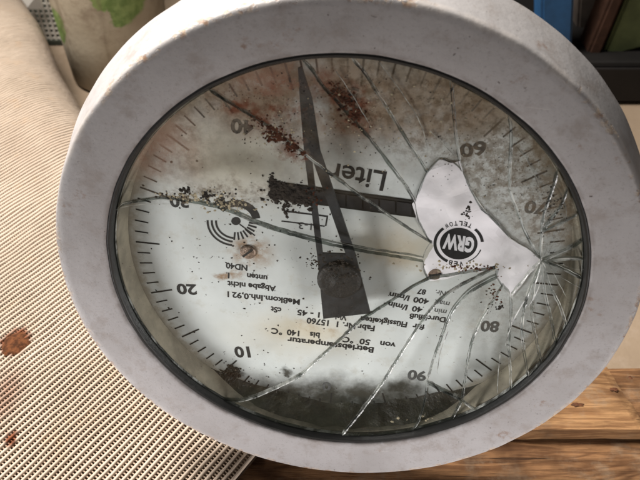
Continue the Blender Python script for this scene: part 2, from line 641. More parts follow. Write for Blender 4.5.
# knots and a split in the light plank
bm = bmesh.new()
for (u, v, rx, ry) in ((614, 390, .0042, .0022), (577, 405, .006, .0022), (630, 378, .002, .0015)):
    c = on_z(u, v, 0)
    vs = []
    for k in range(16):
        a = k * math.pi / 8
        f = .8 + .6 * noise.noise(Vector((math.cos(a) * 1.7, math.sin(a) * 1.7, u)))
        vs.append(bm.verts.new((c.x + rx * f * math.cos(a), c.y + ry * f * math.sin(a), .00066 - ZF)))
    ct = bm.verts.new((c.x, c.y, .0009 - ZF))
    for k in range(16):
        bm.faces.new((vs[k], vs[(k + 1) % 16], ct))
o = done(bm, 'knot', simple('knot_wood', (0.10, 0.035, 0.012), .7, .3, .5, 500), pal)
o['kind'] = 'stuff'

# ------------------------------------------------------------------ ribbed mat on the left
mat_root = empty('ribbed_mat', (-.2, .1, -.0145))
tag(mat_root, 'cream ribbed woven mat with a brown stain lying on the left of the dial', 'mat')
M_rib = cloth_mat('cream_ribs', (0.47, 0.39, 0.315), (0.40, 0.325, 0.255))
M_thread = cloth_mat('cream_threads', (0.36, 0.28, 0.21), (0.29, 0.22, 0.16))
M_back = cloth_mat('mat_backing', (0.15, 0.10, 0.065), (0.10, 0.065, 0.045))
rd = Vector((.556, .831, 0))
rq = Vector((-.831, .556, 0))
E0 = on_z(247, 463, -.008)
PITCHR = .0046
Z0 = -.0062
BY = [(-.2, .16), (0, .03), (.12, -.045), (.22, -.11), (.30, -.172), (.36, -.214), (.42, -.247), (.50, -.302), (.60, -.359), (.75, -.432), (1.0, -.58)]


def xb(y):
    for (a, b), (c, d) in zip(BY, BY[1:]):
        if y <= c:
            f = (y - a) / (c - a)
            return b + (d - b) * f
    return BY[-1][1]


def mat_z(x, y):
    d = (xb(y) - x) * .88
    w, hd = .085, .055
    z = Z0 + .0018 * noise.noise(Vector((x * 9, y * 9, 0))) + .0011 * noise.noise(Vector((x * 31, y * 31, 4)))
    if d >= w:
        return z, d
    d = max(d, 0)
    k = 1 - d / w
    return z - hd * (1 - math.sqrt(max(0, 1 - k ** 2.4))), d


def rib_path(b):
    pts = []
    a = -.75
    step = .006
    while a < 1.3:
        p = E0 + rd * a + rq * b
        if p.y > -.125 and p.x > -1.0:
            z, d = mat_z(p.x, p.y)
            if p.y < -.118:
                z -= .001
            pts.append(Vector((p.x, p.y, z)))
            if d <= .0008:
                pts.append(Vector((p.x + .001, p.y + .002, z - .035)))
                break
            step = .006 if d > .085 else (.004 if d > .02 else .0015)
        a += step
    return pts


MO = mat_root.location
ribs_v, ribs_f, thr_v, thr_f, bk_v, bk_f = [], [], [], [], [], []
RH, RW = .0017, .00118
prev = None
NR = 190
for k in range(NR):
    b = k * PITCHR
    path = rib_path(b)
    if len(path) < 4:
        continue
    # rib: half round bead along the path
    n0 = len(ribs_v)
    wv = 1 + .12 * noise.noise(Vector((k * .7, 3, 1)))
    for i, p in enumerate(path):
        q = p + rq * (.0006 * noise.noise(Vector((p.x * 24, p.y * 24, 5))) + .0004 * noise.noise(Vector((i * .3, k * 2.1, 0)))) + Vector((0, 0, .00035 * noise.noise(Vector((i * .45, k * 3.3, 7)))))
        for (s, h) in ((-1, -.1), (-.72, .75), (0, 1), (.72, .75), (1, -.1)):
            ribs_v.append(q + rq * (s * RW * wv) + Vector((0, 0, h * RH)) - MO)
    for i in range(len(path) - 1):
        for j in range(4):
            a = n0 + i * 5 + j
            ribs_f.append((a, a + 1, a + 6, a + 5))
    # backing strip under each gap
    n0 = len(bk_v)
    for p in path:
        for s in (-.5, 1.0):
            z, d = mat_z(p.x + rq.x * s * PITCHR, p.y + rq.y * s * PITCHR)
            bk_v.append(Vector((p.x + rq.x * s * PITCHR, p.y + rq.y * s * PITCHR, min(p.z, z + .004) - .0018 - .0002 * (k % 2))) - MO)
    for i in range(len(path) - 1):
        a = n0 + i * 2
        bk_f.append((a, a + 1, a + 3, a + 2))
    # cross threads bridging the gap to the next rib
    tot = 0
    nxt = .0011 + random.random() * .001
    for i in range(len(path) - 1):
        p, p2 = path[i], path[i + 1]
        seg = (p2 - p).length
        if (p2.z - p.z) < -.02:
            break
        while nxt < tot + seg:
            f = (nxt - tot) / seg
            c = p.lerp(p2, f)
            hw = .00042 * (1 + .3 * random.random())
            t0 = c + rq * (RW * .7)
            t1 = c + rq * (PITCHR - RW * .7)
            zt = mat_z(t1.x, t1.y)[0]
            t1.z = max(min(zt, c.z + .003), c.z - .003)
            lift = .0004 + .0003 * random.random()
            n0 = len(thr_v)
            for t_ in (t0, (t0 + t1) / 2, t1):
                hh = lift if t_ is not t0 and t_ is not t1 else lift - .0005
                thr_v += [t_ - rd * hw + Vector((0, 0, hh - .0004)) - MO, t_ + Vector((0, 0, hh + .0002)) - MO, t_ + rd * hw + Vector((0, 0, hh - .0004)) - MO]
            for j in range(2):
                for m in range(2):
                    a = n0 + j * 3 + m
                    thr_f.append((a, a + 1, a + 4, a + 3))
            nxt += .00215 + .0002 * random.random()
        tot += seg
# ribs and threads carry world-like coordinates through the object origin, so the stain positions below are relative
o = pyd('rib', ribs_v, ribs_f, M_rib, mat_root, True)
o['kind'] = 'stuff'
o = pyd('cross_thread', thr_v, thr_f, M_thread, mat_root, True)
o['kind'] = 'stuff'
o = pyd('backing', bk_v, bk_f, M_back, mat_root)
for mm in (M_rib, M_thread, M_back):               # stain centres are in world metres: shift them to the mat's origin
    for nd in mm.node_tree.nodes:
        if nd.type == 'MAPPING' and abs(nd.inputs['Scale'].default_value[2]) < 1e-9:
            l, s = nd.inputs['Location'].default_value, nd.inputs['Scale'].default_value
            nd.inputs['Location'].default_value = (l[0] + MO.x * s[0], l[1] + MO.y * s[1], 0)

sc_ = on_z(14.5, 343, -.0035)
vs, fs = [], []
for i in range(9):
    for k in range(22):
        a = k * 2 * math.pi / 22
        f = i / 8
        q = f * (1 + .28 * noise.noise(Vector((math.cos(a) * 1.6, math.sin(a) * 1.6, 4))) + .12 * noise.noise(Vector((math.cos(a) * 5, math.sin(a) * 5, 4))))
        x, y = q * .0105 * math.cos(a), q * .0125 * math.sin(a)
        z = .0026 * (1 - f ** 2.5) + .0007 * noise.noise(Vector((x * 500, y * 500, 1)))
        vs.append((sc_.x + x - MO.x, sc_.y + y - MO.y, sc_.z - .0012 + z - MO.z))
for i in range(8):
    for k in range(22):
        fs.append((i * 22 + k, i * 22 + (k + 1) % 22, (i + 1) * 22 + (k + 1) % 22, (i + 1) * 22 + k))
o = pyd('stain_crust', vs, fs, simple('brown_crust', (0.115, 0.042, 0.016), .9, .15, .65, 260, bump=.8), mat_root, True)
o['label'] = 'rusty brown dried stain on the ribs'

# ------------------------------------------------------------------ things behind
# bucket with flaking green paint
bc = on_z(112, 93, ZF)
bk = empty('bucket', (bc.x + .004, bc.y + .065, ZF))
tag(bk, 'grimy off white bucket with flaking green paint behind the mat', 'bucket')


def bucket_mat():
    t = NT('old_bucket')
    c = t.mix(t.ramp(t.noise(9, 5, .6), .35, .7), (0.40, 0.345, 0.26), (0.29, 0.235, 0.16))
    c = t.mix(t.mul(t.ramp(t.noise(30, 6, .7), .5, .7), .5), c, (0.17, 0.12, 0.08))
    w = t.warped(26, .03)
    v = t.mapping(w, scale=(1, 1, 1))

    def S3(x, y, z, r, rz):
        m = t.mapping(v, loc=(-x / r, 0, -z / rz), scale=(1 / r, 0, 1 / rz))
        ln = t.n('ShaderNodeVectorMath', operation='LENGTH')
        t.t.links.new(m, ln.inputs[0])
        return t.ramp(ln.outputs['Value'], .75, .95, 1, 0)
    gs = []
    for (pu, pv, rp, rzp) in ((121, 3, 17, 19), (116, 16, 9, 10), (100, 2, 8, 7), (60, 23, 9, 16), (112, -22, 34, 12), (138, -4, 10, 10)):
        yy = bk.location.y - (.085 if pu > 90 else .045)
        P = on_y(pu, pv, yy) - bk.location
        gs.append(S3(P.x, P.y, P.z, rp * .0015 + .003, rzp * .0020 + .003))
    g = t.mx(*gs)
    gn = t.mix(t.ramp(t.noise(60, 4), .4, .6), (0.13, 0.20, 0.055), (0.22, 0.30, 0.10))
    c = t.mix(g, c, gn)
    # runs down the wall
    run = t.ramp(t.noise(1, 4, .6, vec=t.mapping(t.obj, scale=(45, 45, 3))), .56, .70)
    c = t.mix(t.mul(run, .45), c, (0.15, 0.11, 0.07))
    return t.end(t.pbr(c, .6, .35, 0, t.bump(t.noise(80, 4), .3, .002)))


vs, fs = [], []
prof = [(0, 0.002), (.070, .0), (.076, .006), (.080, .08), (.084, .17), (.088, .26), (.090, .30), (.094, .302), (.094, .310), (.087, .308), (.082, .26), (.07, .012), (0, .012)]
n = 72
for i in range(n):
    a = 2 * math.pi * i / n
    for r, z in prof:
        vs.append((r * 1.02 * math.cos(a), r * 1.02 * math.sin(a), z))
m = len(prof)
for i in range(n):
    j = (i + 1) % n
    for k in range(m - 1):
        fs.append((i * m + k, j * m + k, j * m + k + 1, i * m + k + 1))
pyd('shell', vs, fs, bucket_mat(), bk, True)

# white plastic crate with a grid of square holes
cr0 = on_y(52, 22, bk.location.y + .10)
cr = empty('plastic_crate', (cr0.x, cr0.y, ZF))
tag(cr, 'white plastic crate with a grid of square holes between mat and bucket', 'crate')
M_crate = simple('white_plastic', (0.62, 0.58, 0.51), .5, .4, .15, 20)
bm = bmesh.new()
PT = .0088
NXC, NZC = 22, 22
for i in range(NXC + 1):
    rbox(bm, ((i - 14) * PT, 0, .12), (.0034, .004, .24))
for k in range(NZC + 1):
    rbox(bm, (-3 * PT, .0006, .012 + k * PT), (NXC * PT, .004, .0034))
done(bm, 'grid_panel', M_crate, cr)['kind'] = 'stuff'
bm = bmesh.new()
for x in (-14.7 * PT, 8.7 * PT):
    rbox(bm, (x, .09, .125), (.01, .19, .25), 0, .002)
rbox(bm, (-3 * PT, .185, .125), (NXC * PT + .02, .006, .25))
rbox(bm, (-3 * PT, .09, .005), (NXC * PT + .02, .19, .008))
done(bm, 'crate_body', simple('crate_shadow_side', (0.05, 0.055, 0.04), .7, .3, .3, 20), cr)  # dark colour puts inner shade into the white crate's sides, back and bottom
bm = bmesh.new()
pc = [on_y(u, v, cr0.y - .012) for (u, v) in ((8, 3), (27, 8.2), (42, 8.6), (39.5, -8), (5, -12))]
nv = [bm.verts.new((p.x, p.y - .004 * (i % 2), p.z)) for i, p in enumerate(pc)]
f = bm.faces.new(nv)
r = bmesh.ops.extrude_face_region(bm, geom=[f])
bmesh.ops.translate(bm, vec=(0, .0012, 0), verts=[v for v in r['geom'] if isinstance(v, bmesh.types.BMVert)])
o = done(bm, 'paper_sheet', simple('white_paper', (0.78, 0.74, 0.68), .8, .2, .05, 20))
tag(o, 'stiff white paper corner hanging over the front of the holed crate', 'paper')

# far right: cabinet, blue post, brown post, green board
YB = .86
p0 = on_z(600, 103, ZF)
cb = empty('cabinet', (.75, p0.y + .30, ZF))
tag(cb, 'low black cabinet behind the dial with blue and green things on it', 'cabinet')
Mb = simple('black_steel', (0.007, 0.006, 0.0055), .6, .3, .4, 15)
tz = on_y(600, 56, p0.y + .02).z
bm = bmesh.new()
rbox(bm, (0, 0, (tz - ZF) / 2), (1.6, .6, tz - ZF), 0, .006)
done(bm, 'carcass', Mb, cb)
bm = bmesh.new()
rbox(bm, (0, -.304, (tz - ZF) * .5), (.9, .006, (tz - ZF) * .8), 0, .002)
done(bm, 'drawer_front', simple('dark_drawer', (0.009, 0.0075, 0.007), .55, .3, .3, 15), cb)


def post(name, quad, y, depth, mat, z0, label, cat):
    """upright prism whose front face runs through four picture corners at distance y"""
    P = [on_y(u, v, y) for u, v in quad]
    bm = bmesh.new()
    a = [bm.verts.new(p) for p in P]
    b = [bm.verts.new(p + Vector((0, depth, 0))) for p in P]
    bm.faces.new(a)
    bm.faces.new(b[::-1])
    for i in range(4):
        bm.faces.new((a[i], a[(i + 1) % 4], b[(i + 1) % 4], b[i]))
    es = list(bm.edges)
    bmesh.ops.bevel(bm, geom=es, offset=.004, segments=2, affect='EDGES')
    o = done(bm, name, mat)
    tag(o, label, cat)
    return o


yb = p0.y + .025
post('steel_post', ((543, -150), (582, -150), (572, 52), (541, 52)), yb, .05, simple('blue_paint', (0.017, 0.078, 0.19), .5, .4, .3, 25), tz, 'flat blue painted steel post standing behind the dial', 'post')
post('wooden_post', ((648, -90), (662, -90), (600, 58), (586, 58)), yb + .005, .05, simple('rusty_brown', (0.060, 0.028, 0.017), .8, .2, .5, 30), tz, 'narrow rusty brown strip leaning beside the green board', 'wood strip')
post('board', ((664, -90), (760, -90), (650, 46), (602, 59)), yb + .01, .04, simple('olive_paint', (0.075, 0.090, 0.036), .6, .3, .45, 14), tz, 'olive green painted board leaning at the far right', 'board')
post('machine_box', ((583, -60), (628, -60), (610, 34), (577, 34)), yb + .09, .10, simple('grey_brown_metal', (0.070, 0.055, 0.046), .6, .3, .5, 20), tz, 'dim grey brown box between the blue post and the green board', 'box')
bm = bmesh.new()
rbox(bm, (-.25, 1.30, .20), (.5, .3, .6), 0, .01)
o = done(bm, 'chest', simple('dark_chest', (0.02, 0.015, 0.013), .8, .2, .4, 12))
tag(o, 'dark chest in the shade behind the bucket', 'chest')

# ------------------------------------------------------------------ the dial gauge
root = bpy.data.objects.new('dial_gauge', None)
col.objects.link(root)
root.matrix_world = GM
root.empty_display_size = .05
tag(root, 'round grey litre counter dial with a shattered glass and black pointer', 'gauge')

lathe('housing', [(.805, -.075), (.829, -.062), (.8305, -.027), (.833, -.0235), (.838, -.0215), (.90, -.012), (.965, -.003), (.984, -.0015), (.993, -.004), (.999, -.010), (1.003, -.022), (1.012, -.06), (1.030, -.13), (1.048, -.205), (1.046, -.2148), (1.035, -.219), (.9, -.222), (.4, -.226), (.0005, -.226)], M_paint, root, n=260, wob=.00035, sharp=40)
lathe('gasket', [(.8295, -.030), (.824, -.0265), (.818, -.028), (.813, -.036), (.811, -.068), (.829, -.0695)], M_rubber, root, n=200, wob=.0003)
lathe('inner_wall', [(.826, -.064), (.806, -.070), (.800, -.10), (.795, -.155)], M_wall, root, n=160)
dial = lathe('dial', [(.0005, ZD), (.25, ZD), (.5, ZD), (.7, ZD), (.7985, ZD), (.7985, ZD - .012), (.0005, ZD - .012)], M_dial, root, n=160, smooth=False)

A0 = -1.6579                                # direction of the zero, y up
INK_Z = ZD * S + .00012

# tick marks: one hundred little printed bars


def tick_mesh(r0, r1, w):
    me = bpy.data.meshes.new('tick_mark')
    me.from_pydata([(r0, -w, 0), (r1, -w, 0), (r1, w, 0), (r0, w, 0)], [], [(0, 1, 2, 3)])
    me.materials.append(M_ink)
    return me


t_long = tick_mesh(.682 * S, .7706 * S, .00050)
t_short = tick_mesh(.722 * S, .7706 * S, .00042)
for k in range(100):
    o = bpy.data.objects.new('tick_mark', t_long if k % 5 == 0 else t_short)
    col.objects.link(o)
    o.parent = dial
    o.rotation_euler = (0, 0, A0 - k * 2 * math.pi / 100)
    o.location = (0, 0, INK_Z)


def text_mesh(s, bold=0.0):
    cu = bpy.data.curves.new('txt', 'FONT')
    cu.body = s
    cu.size = 1
    cu.offset = bold
    cu.resolution_u = 3
    ob = bpy.data.objects.new('txt', cu)
    me = bpy.data.meshes.new_from_object(ob)
    bpy.data.objects.remove(ob)
    bpy.data.curves.remove(cu)
    return me


CAP = .73


def put_text(s, start, end, h, mat=None, name='printed_text', bold=.012, z=ZD, parent=None):
    """text whose baseline runs from picture point start to end (picture points on the plane z), cap height h pixels"""
    me = text_mesh(s, bold)
    xs = [v.co.x for v in me.vertices]
    ys = [v.co.y for v in me.vertices]
    x0, x1 = min(xs), max(xs)
    a, b = L(*start, z), L(*end, z)
    d = b - a
    sx = d.length / (x1 - x0)
    mid = ((start[0] + end[0]) / 2, (start[1] + end[1]) / 2)
    up = (L(mid[0], mid[1] + h, z) - L(*mid, z)).length
    sy = up / CAP
    d.normalize()
    nrm = Vector((-d.y, d.x, 0))
    for v in me.vertices:
        p = a + d * ((v.co.x - x0) * sx) + nrm * (v.co.y * sy)
        v.co = (p.x, p.y, z * S + .00012)
    me.name = name
    return link(name, me, mat or M_ink, parent or dial)


for s, st, en, h in (('10', (249, 347), (233.5, 347), 10.5), ('20', (196, 285), (176, 284), 10), ('30', (188, 197), (169, 196), 11), ('40', (255, 122), (231, 118.5), 14.5), ('50', (359, 88), (333, 86), 15), ('60', (486, 141), (459, 145), 13.5), ('70', (548, 203), (526, 201), 12), ('80', (500, 322), (481.5, 321), 10.5), ('90', (427, 372), (408.5, 370), 9.5), ('0', (331.5, 383), (322.5, 382), 8)):
    put_text(s, st, en, h, M_faded if s in ('0', '90', '70', '80') else M_ink, 'numeral', .035)
put_text('Liter', (387, 172), (330, 162.5), 20.5, M_ink, bold=.012)
for s, st, en, h in (
        ('Betriebstemperatur', (374, 347.5), (287.5, 337), 5.6),
        ('von', (396, 343), (380.5, 341), 5.6), ('50', (370.5, 340), (360, 338.5), 5.6), ('°C', (354, 338), (343, 336.5), 5.6),
        ('bis', (320, 333), (310, 331.8), 5.6), ('140', (299.5, 331), (287, 329.5), 5.6), ('°C', (282.5, 329.5), (271.5, 328), 5.6),
        ('Fabr.Nr. 1', (375, 326), (337, 321.6), 5.6), ('15760', (329, 320.5), (307, 317.6), 5.8),
        ('für', (425, 325), (413, 323.4), 5.4), ('Flüssigkeiten', (407.5, 322.3), (361, 316.3), 5.4), ('Visk.', (347, 315.5), (332, 313.6), 5.4), ('1 - 45', (320, 312.5), (297.5, 309.7), 5.4), ('cSt', (281.5, 308), (271, 306.5), 5.4),
        ('Durchfluß', (446, 317.5), (410, 313.5), 5.2),
        ('40', (423, 307.5), (412.5, 306), 5.4), ('l/min', (408, 305.4), (389, 301.5), 5.4),
        ('400', (429.5, 299.3), (414, 297), 5.4), ('l/min', (410, 296), (390, 292), 5.4),
        ('87', (426.5, 290), (418, 288.6), 5.2),
        ('ND40', (247.5, 265.4), (226, 262.6), 5.8), ('unten', (267.5, 275.8), (247, 273.2), 5.6), ('l', (229.5, 273), (228, 272.8), 5.6),
        ('Abgabe nicht', (276, 286.2), (227.5, 281), 5.6), ('Meßkom.Inh.0,92 l', (300, 299.6), (227.5, 291.5), 5.6)):
    put_text(s, st, en, h, M_ink, bold=.03)
for s, st, en, h in (('min', (447, 310), (435, 308.2), 5.2), ('max', (450, 302), (435, 299.5), 5.2), ('Nr.', (446, 291.5), (436, 289.8), 5), ('1-3', (312, 223.5), (299, 222), 7)):
    put_text(s, st, en, h, M_faded, bold=.008)


def flat(name, polys, mat, parent, z, lift=.00012):
    """flat print from polygons of picture points"""
    bm = bmesh.new()
    for pl in polys:
        vs = [L(u, v, z) for u, v in pl]
        bm.faces.new([bm.verts.new((p.x, p.y, z * S + lift)) for p in vs])
    return done(bm, name, mat, parent)


def stroke(a, b, w):
    dx, dy = b[0] - a[0], b[1] - a[1]
    l = math.hypot(dx, dy)
    nx, ny = -dy / l * w / 2, dx / l * w / 2
    return [(a[0] + nx, a[1] + ny), (b[0] + nx, b[1] + ny), (b[0] - nx, b[1] - ny), (a[0] - nx, a[1] - ny)]


def arc_poly(c, r0, r1, a0, a1, n=20, sq=.86):
    o1 = [(c[0] + r1 * math.cos(a0 + (a1 - a0) * i / n), c[1] + sq * r1 * math.sin(a0 + (a1 - a0) * i / n)) for i in range(n + 1)]
    o2 = [(c[0] + r0 * math.cos(a0 + (a1 - a0) * i / n), c[1] + sq * r0 * math.sin(a0 + (a1 - a0) * i / n)) for i in range(n + 1)]
    return o1 + o2[::-1]


def arc_quads(c, r0, r1, a0, a1, n=20, sq=.86):
    q = []
    for i in range(n):
        b0, b1 = a0 + (a1 - a0) * i / n, a0 + (a1 - a0) * (i + 1) / n
        q.append([(c[0] + r * math.cos(b), c[1] + sq * r * math.sin(b)) for r, b in ((r0, b0), (r1, b0), (r1, b1), (r0, b1))])
    return q


# outlined box under the counter window
flat('printed_box', [stroke((284.5, 211), (328, 216.4), 1.5), stroke((327.2, 217.3), (325.6, 226), 1.5), stroke((324.6, 226.2), (281.5, 221), 1.2)], M_ink, dial, ZD)
# setting symbol: arcs, arrow, rays and a dot
c0 = (236, 221)
sy = []
for r in (19.0, 23.2, 27.4):
    sy += arc_quads(c0, r, r + 2.0, R_(98), R_(182), 14)
sy += arc_quads(c0, 16.5, 24.5, R_(-140), R_(-8), 22)
sy.append([(213, 204.5), (222, 192.5), (227, 207)])
for k in range(8):
    a = R_(8 + 12.4 * k)
    sy.append(stroke((c0[0] + 13 * math.cos(a), c0[1] + 11.2 * math.sin(a)), (c0[0] + 22 * math.cos(a), c0[1] + 19 * math.sin(a)), 1.7))
sy.append([(c0[0] + 4.7 * math.cos(i * .3927), c0[1] + 4.1 * math.sin(i * .3927)) for i in range(16)])
sy.append(stroke((239.5, 224), (255, 235.6), 1.2))
flat('printed_symbol', sy, M_ink, dial, ZD)

# torn pale label that carries the maker's emblem
lp = [(412, 203), (419, 192), (427, 173), (439, 158), (452, 162), (460, 160), (464, 175), (470, 190), (481, 209), (488, 214), (509, 237), (527, 247), (543, 261), (530, 272), (511, 297), (502, 284), (496, 279), (499, 267), (484, 272), (470, 270), (449, 277), (430, 280), (423, 268), (425, 259), (434, 245), (426, 235), (417, 219)]
LZ = .0011
bm = bmesh.new()
lvs = [L(u, v, ZD) for u, v in lp]
lv2 = []
for i, p in enumerate(lvs):
    q = lvs[(i + 1) % len(lvs)]
    for j in range(4):
        w = p.lerp(q, j / 4)
        k = .0004 if j else 0
        lv2.append((w.x + k * noise.noise(w * 900), w.y + k * noise.noise(w * 900 + Vector((7, 0, 0))), 0))
f = bm.faces.new([bm.verts.new(p) for p in lv2])
bmesh.ops.triangulate(bm, faces=[f])
for _ in range(3):
    bmesh.ops.subdivide_edges(bm, edges=[e for e in bm.edges if e.calc_length() > .0032], cuts=1)
    bmesh.ops.triangulate(bm, faces=bm.faces)
ecp = L(458.5, 242.5, ZD)
for v in bm.verts:
    d = (v.co.xy - ecp.xy).length
    k = min(1, max(0, (d - .0145) / .008))
    if v.is_boundary:
        k = .35 + k * .9 * (.5 + noise.noise(v.co * 130))
    v.co.z = ZD * S + .0007 + k * (.0007 * noise.noise(Vector((v.co.x * 120, v.co.y * 120, 3))) + .0007 * abs(noise.noise(Vector((v.co.x * 60, v.co.y * 60, 8)))))
r = bmesh.ops.extrude_face_region(bm, geom=list(bm.faces))
bmesh.ops.translate(bm, vec=(0, 0, .0003), verts=[v for v in r['geom'] if isinstance(v, bmesh.types.BMVert)])
done(bm, 'emblem_label', simple('label_paper', (0.84, 0.825, 0.85), .5, .35, .08, 70, bump=.1), dial, False)
# maker's emblem: disc, ring arcs, lettering
ec = (458.5, 242.5)
badge = flat('emblem', [[(ec[0] + 18.8 * math.cos(i * math.pi / 24), ec[1] + 15.8 * math.sin(i * math.pi / 24)) for i in range(48)]] + arc_quads(ec, 22.2, 25.2, R_(118), R_(230), 20, .84) + arc_quads(ec, 22.2, 25.2, R_(-46), R_(-5), 12, .84) + arc_quads(ec, 22.6, 23.6, R_(18), R_(66), 10, .84), M_ink, dial, ZD, LZ)


def put_flat_text(s, cx, cy, wpx, hpx, ang, mat, lift, bold):
    """text centred on a picture point, reading direction ang (degrees in the picture, y down)"""
    a = R_(ang)
    d = (math.cos(a), math.sin(a))
    nx = (d[1], -d[0])                       # up of the text in the picture
    me = text_mesh(s, bold)
    xs = [v.co.x for v in me.vertices]
    x0, x1 = min(xs), max(xs)
    for v in me.vertices:
        fx = ((v.co.x - x0) / (x1 - x0) - .5) * wpx
        fy = (v.co.y / CAP - .5) * hpx
        p = L(cx + d[0] * fx + nx[0] * fy, cy + d[1] * fx + nx[1] * fy, ZD)
        v.co = (p.x, p.y, ZD * S + lift)
    return link('printed_text', me, mat, dial)


put_flat_text('GRW', 458.5, 242.3, 31, 14.5, 189, M_whiteink, LZ + .00012, .05)
for k, ch in enumerate('TELTOW'):
    th = R_(-58 - (k) * 13)
    th = R_(-62 - k * 11.5)
    put_flat_text(ch, ec[0] + 24.0 * math.cos(th), ec[1] + 20.2 * math.sin(th), 3.4, 4.6, 180 + (-62 - k * 11.5 + 90) * 1.0, M_ink, LZ, .02)
for k, ch in enumerate('VEB'):
    th = 112 - (2 - k) * 13
    th = 84 + k * 13
    put_flat_text(ch, ec[0] + 24.0 * math.cos(R_(th)), ec[1] + 20.2 * math.sin(R_(th)), 3.6, 4.6, 180 + (th - 90), M_ink, LZ, .02)


# counter window with number wheels
def slab(name, quad, z, thick, mat, parent):
    bm = bmesh.new()
    prism(bm, [L(u, v, z) for u, v in quad], z * S + .00005, z * S + thick)
    return done(bm, name, mat, parent)


cw = slab('counter_window', ((270, 181), (418, 201), (415.6, 217), (270, 198)), ZD, .0007, M_rubber, dial)
for k in range(6):
    f0, f1 = .30 + k * .113, .30 + (k + 1) * .113 - .012

    def bl(f, g):
        return (270 + 146.5 * f, 181 + 20 * f + g * (17 - f))
    slab('counter_wheel', (bl(f0, .14), bl(f1, .14), bl(f1, .86), bl(f0, .86)), ZD, .0011, M_wheel, cw)


# screws in the dial face
def screw(u, v, r, ang):
    c = L(u, v, ZD)
    bm = bmesh.new()
    rr = r * PXS
    ring = []
    prof = [(1, .05), (1, .0009), (.85, .0014), (.4, .0017)]
    for (f, h) in prof:
        ring.append([bm.verts.new((c.x + rr * f * math.cos(i * math.pi / 12), c.y + rr * f * math.sin(i * math.pi / 12), ZD * S + (h if h < .05 else 0))) for i in range(24)])
    for a, b in zip(ring, ring[1:]):
        for i in range(24):
            bm.faces.new((a[i], a[(i + 1) % 24], b[(i + 1) % 24], b[i]))
    bm.faces.new(ring[-1])
    o = done(bm, 'screw', M_screw, dial, False)
    bm = bmesh.new()
    rbox(bm, (c.x, c.y, ZD * S + .00165), (rr * 1.7, rr * .28, .0003), ang)
    done(bm, 'screw_slot', M_hub, dial)
    return o


screw(248, 251.5, 7.5, .7)
screw(435, 273, 7.0, .2)

# ------------------------------------------------------------------ pointer
PT_ = {k: L(u, v, ZP) for k, (u, v) in dict(t0=(298.3, 67), t1=(302, 66), m0=(300.2, 100), m1=(312.5, 98), A=(304.5, 152), C=(312, 156), B=(320.5, 150), l0=(317.2, 252), l1=(323, 252), r0=(346, 253), r1=(355.5, 253), b1=(370.5, 311.5), b0=(323.5, 317)).items()}
bm = bmesh.new()
vv = {k: bm.verts.new((p.x, p.y, ZP * S)) for k, p in PT_.items()}
fcs = [bm.faces.new([vv[k] for k in s]) for s in (('t0', 't1', 'm1', 'm0'), ('m0', 'm1', 'B', 'C', 'A'), ('A', 'C', 'l1', 'l0'), ('C', 'B', 'r1', 'r0'), ('l0', 'l1', 'r0', 'r1', 'b1', 'b0'))]
r = bmesh.ops.extrude_face_region(bm, geom=fcs)
bmesh.ops.translate(bm, vec=(0, 0, .0016), verts=[v for v in r['geom'] if isinstance(v, bmesh.types.BMVert)])
bmesh.ops.triangulate(bm, faces=[f for f in bm.faces if len(f.verts) > 4])
ptr = done(bm, 'pointer', M_needle, root)
hc = L(339.5, 277, ZP)
bm = bmesh.new()
rings = []
for (f, h) in ((1.0, .0016), (1.0, .0034), (.93, .0042), (.75, .0046), (.45, .0040), (.3, .0050), (.12, .0054)):
    rings.append([bm.verts.new((hc.x + .0118 * f * math.cos(i * math.pi / 24) * (1 + .05 * noise.noise(Vector((i * .6, f * 3, 0)))), hc.y + .0118 * f * math.sin(i * math.pi / 24), ZP * S + h + .0004 * noise.noise(Vector((i * .5, f * 9, 2))))) for i in range(48)])
for a, b in zip(rings, rings[1:]):
    for i in range(48):
        bm.faces.new((a[i], a[(i + 1) % 48], b[(i + 1) % 48], b[i]))
bm.faces.new(rings[-1])
done(bm, 'hub', M_hub, ptr, True)
bm = bmesh.new()
bmesh.ops.create_cone(bm, cap_ends=True, segments=24, radius1=.0045, radius2=.004, depth=(ZP - ZD) * S)
bmesh.ops.translate(bm, vec=(hc.x, hc.y, (ZP + ZD) / 2 * S), verts=bm.verts)
done(bm, 'spindle', M_hub, ptr)

# ------------------------------------------------------------------ broken glass
RG = .8105 * S


def G(u, v):
    p = L(u, v, ZG)
    return Vector((p.x, p.y))


nodes, edges = {}, []


def node(name, u, v):
    nodes[name] = G(u, v)


def rim(name, u, v):
    p = G(u, v)
    nodes[name] = p.normalized() * RG


for nm, u, v in (('H', 541, 261), ('h1', 462, 172), ('h2', 428, 172), ('h3', 416, 203), ('h4', 433, 244), ('h5', 424, 260), ('h6', 429, 278), ('h7', 497, 267), ('h8', 497, 276), ('h9', 503, 285), ('h10', 511, 295), ('a8', 427, 383), ('a9', 462, 401), ('n16', 542, 232)):
    node(nm, u, v)
for nm, u, v in (('r1', 107, 207), ('r2', 207, 86), ('r3', 301, 54), ('r4', 352, 53), ('r5', 452, 78), ('r17', 512, 112), ('r16', 562, 165), ('r15', 584, 212), ('r14', 590, 259), ('r13', 588, 278), ('r12', 574, 327), ('r11', 548, 365), ('r10', 519, 395), ('r20', 535, 379), ('r21', 562, 346), ('r22', 573, 186), ('r23', 588, 240), ('r19', 483, 416), ('r9', 458, 428), ('r8', 416, 436), ('r7', 342, 442), ('r6', 219, 406)):
    rim(nm, u, v)


def E_(a, b, *pts):
    edges.append([a, b, [G(*p) for p in pts]])


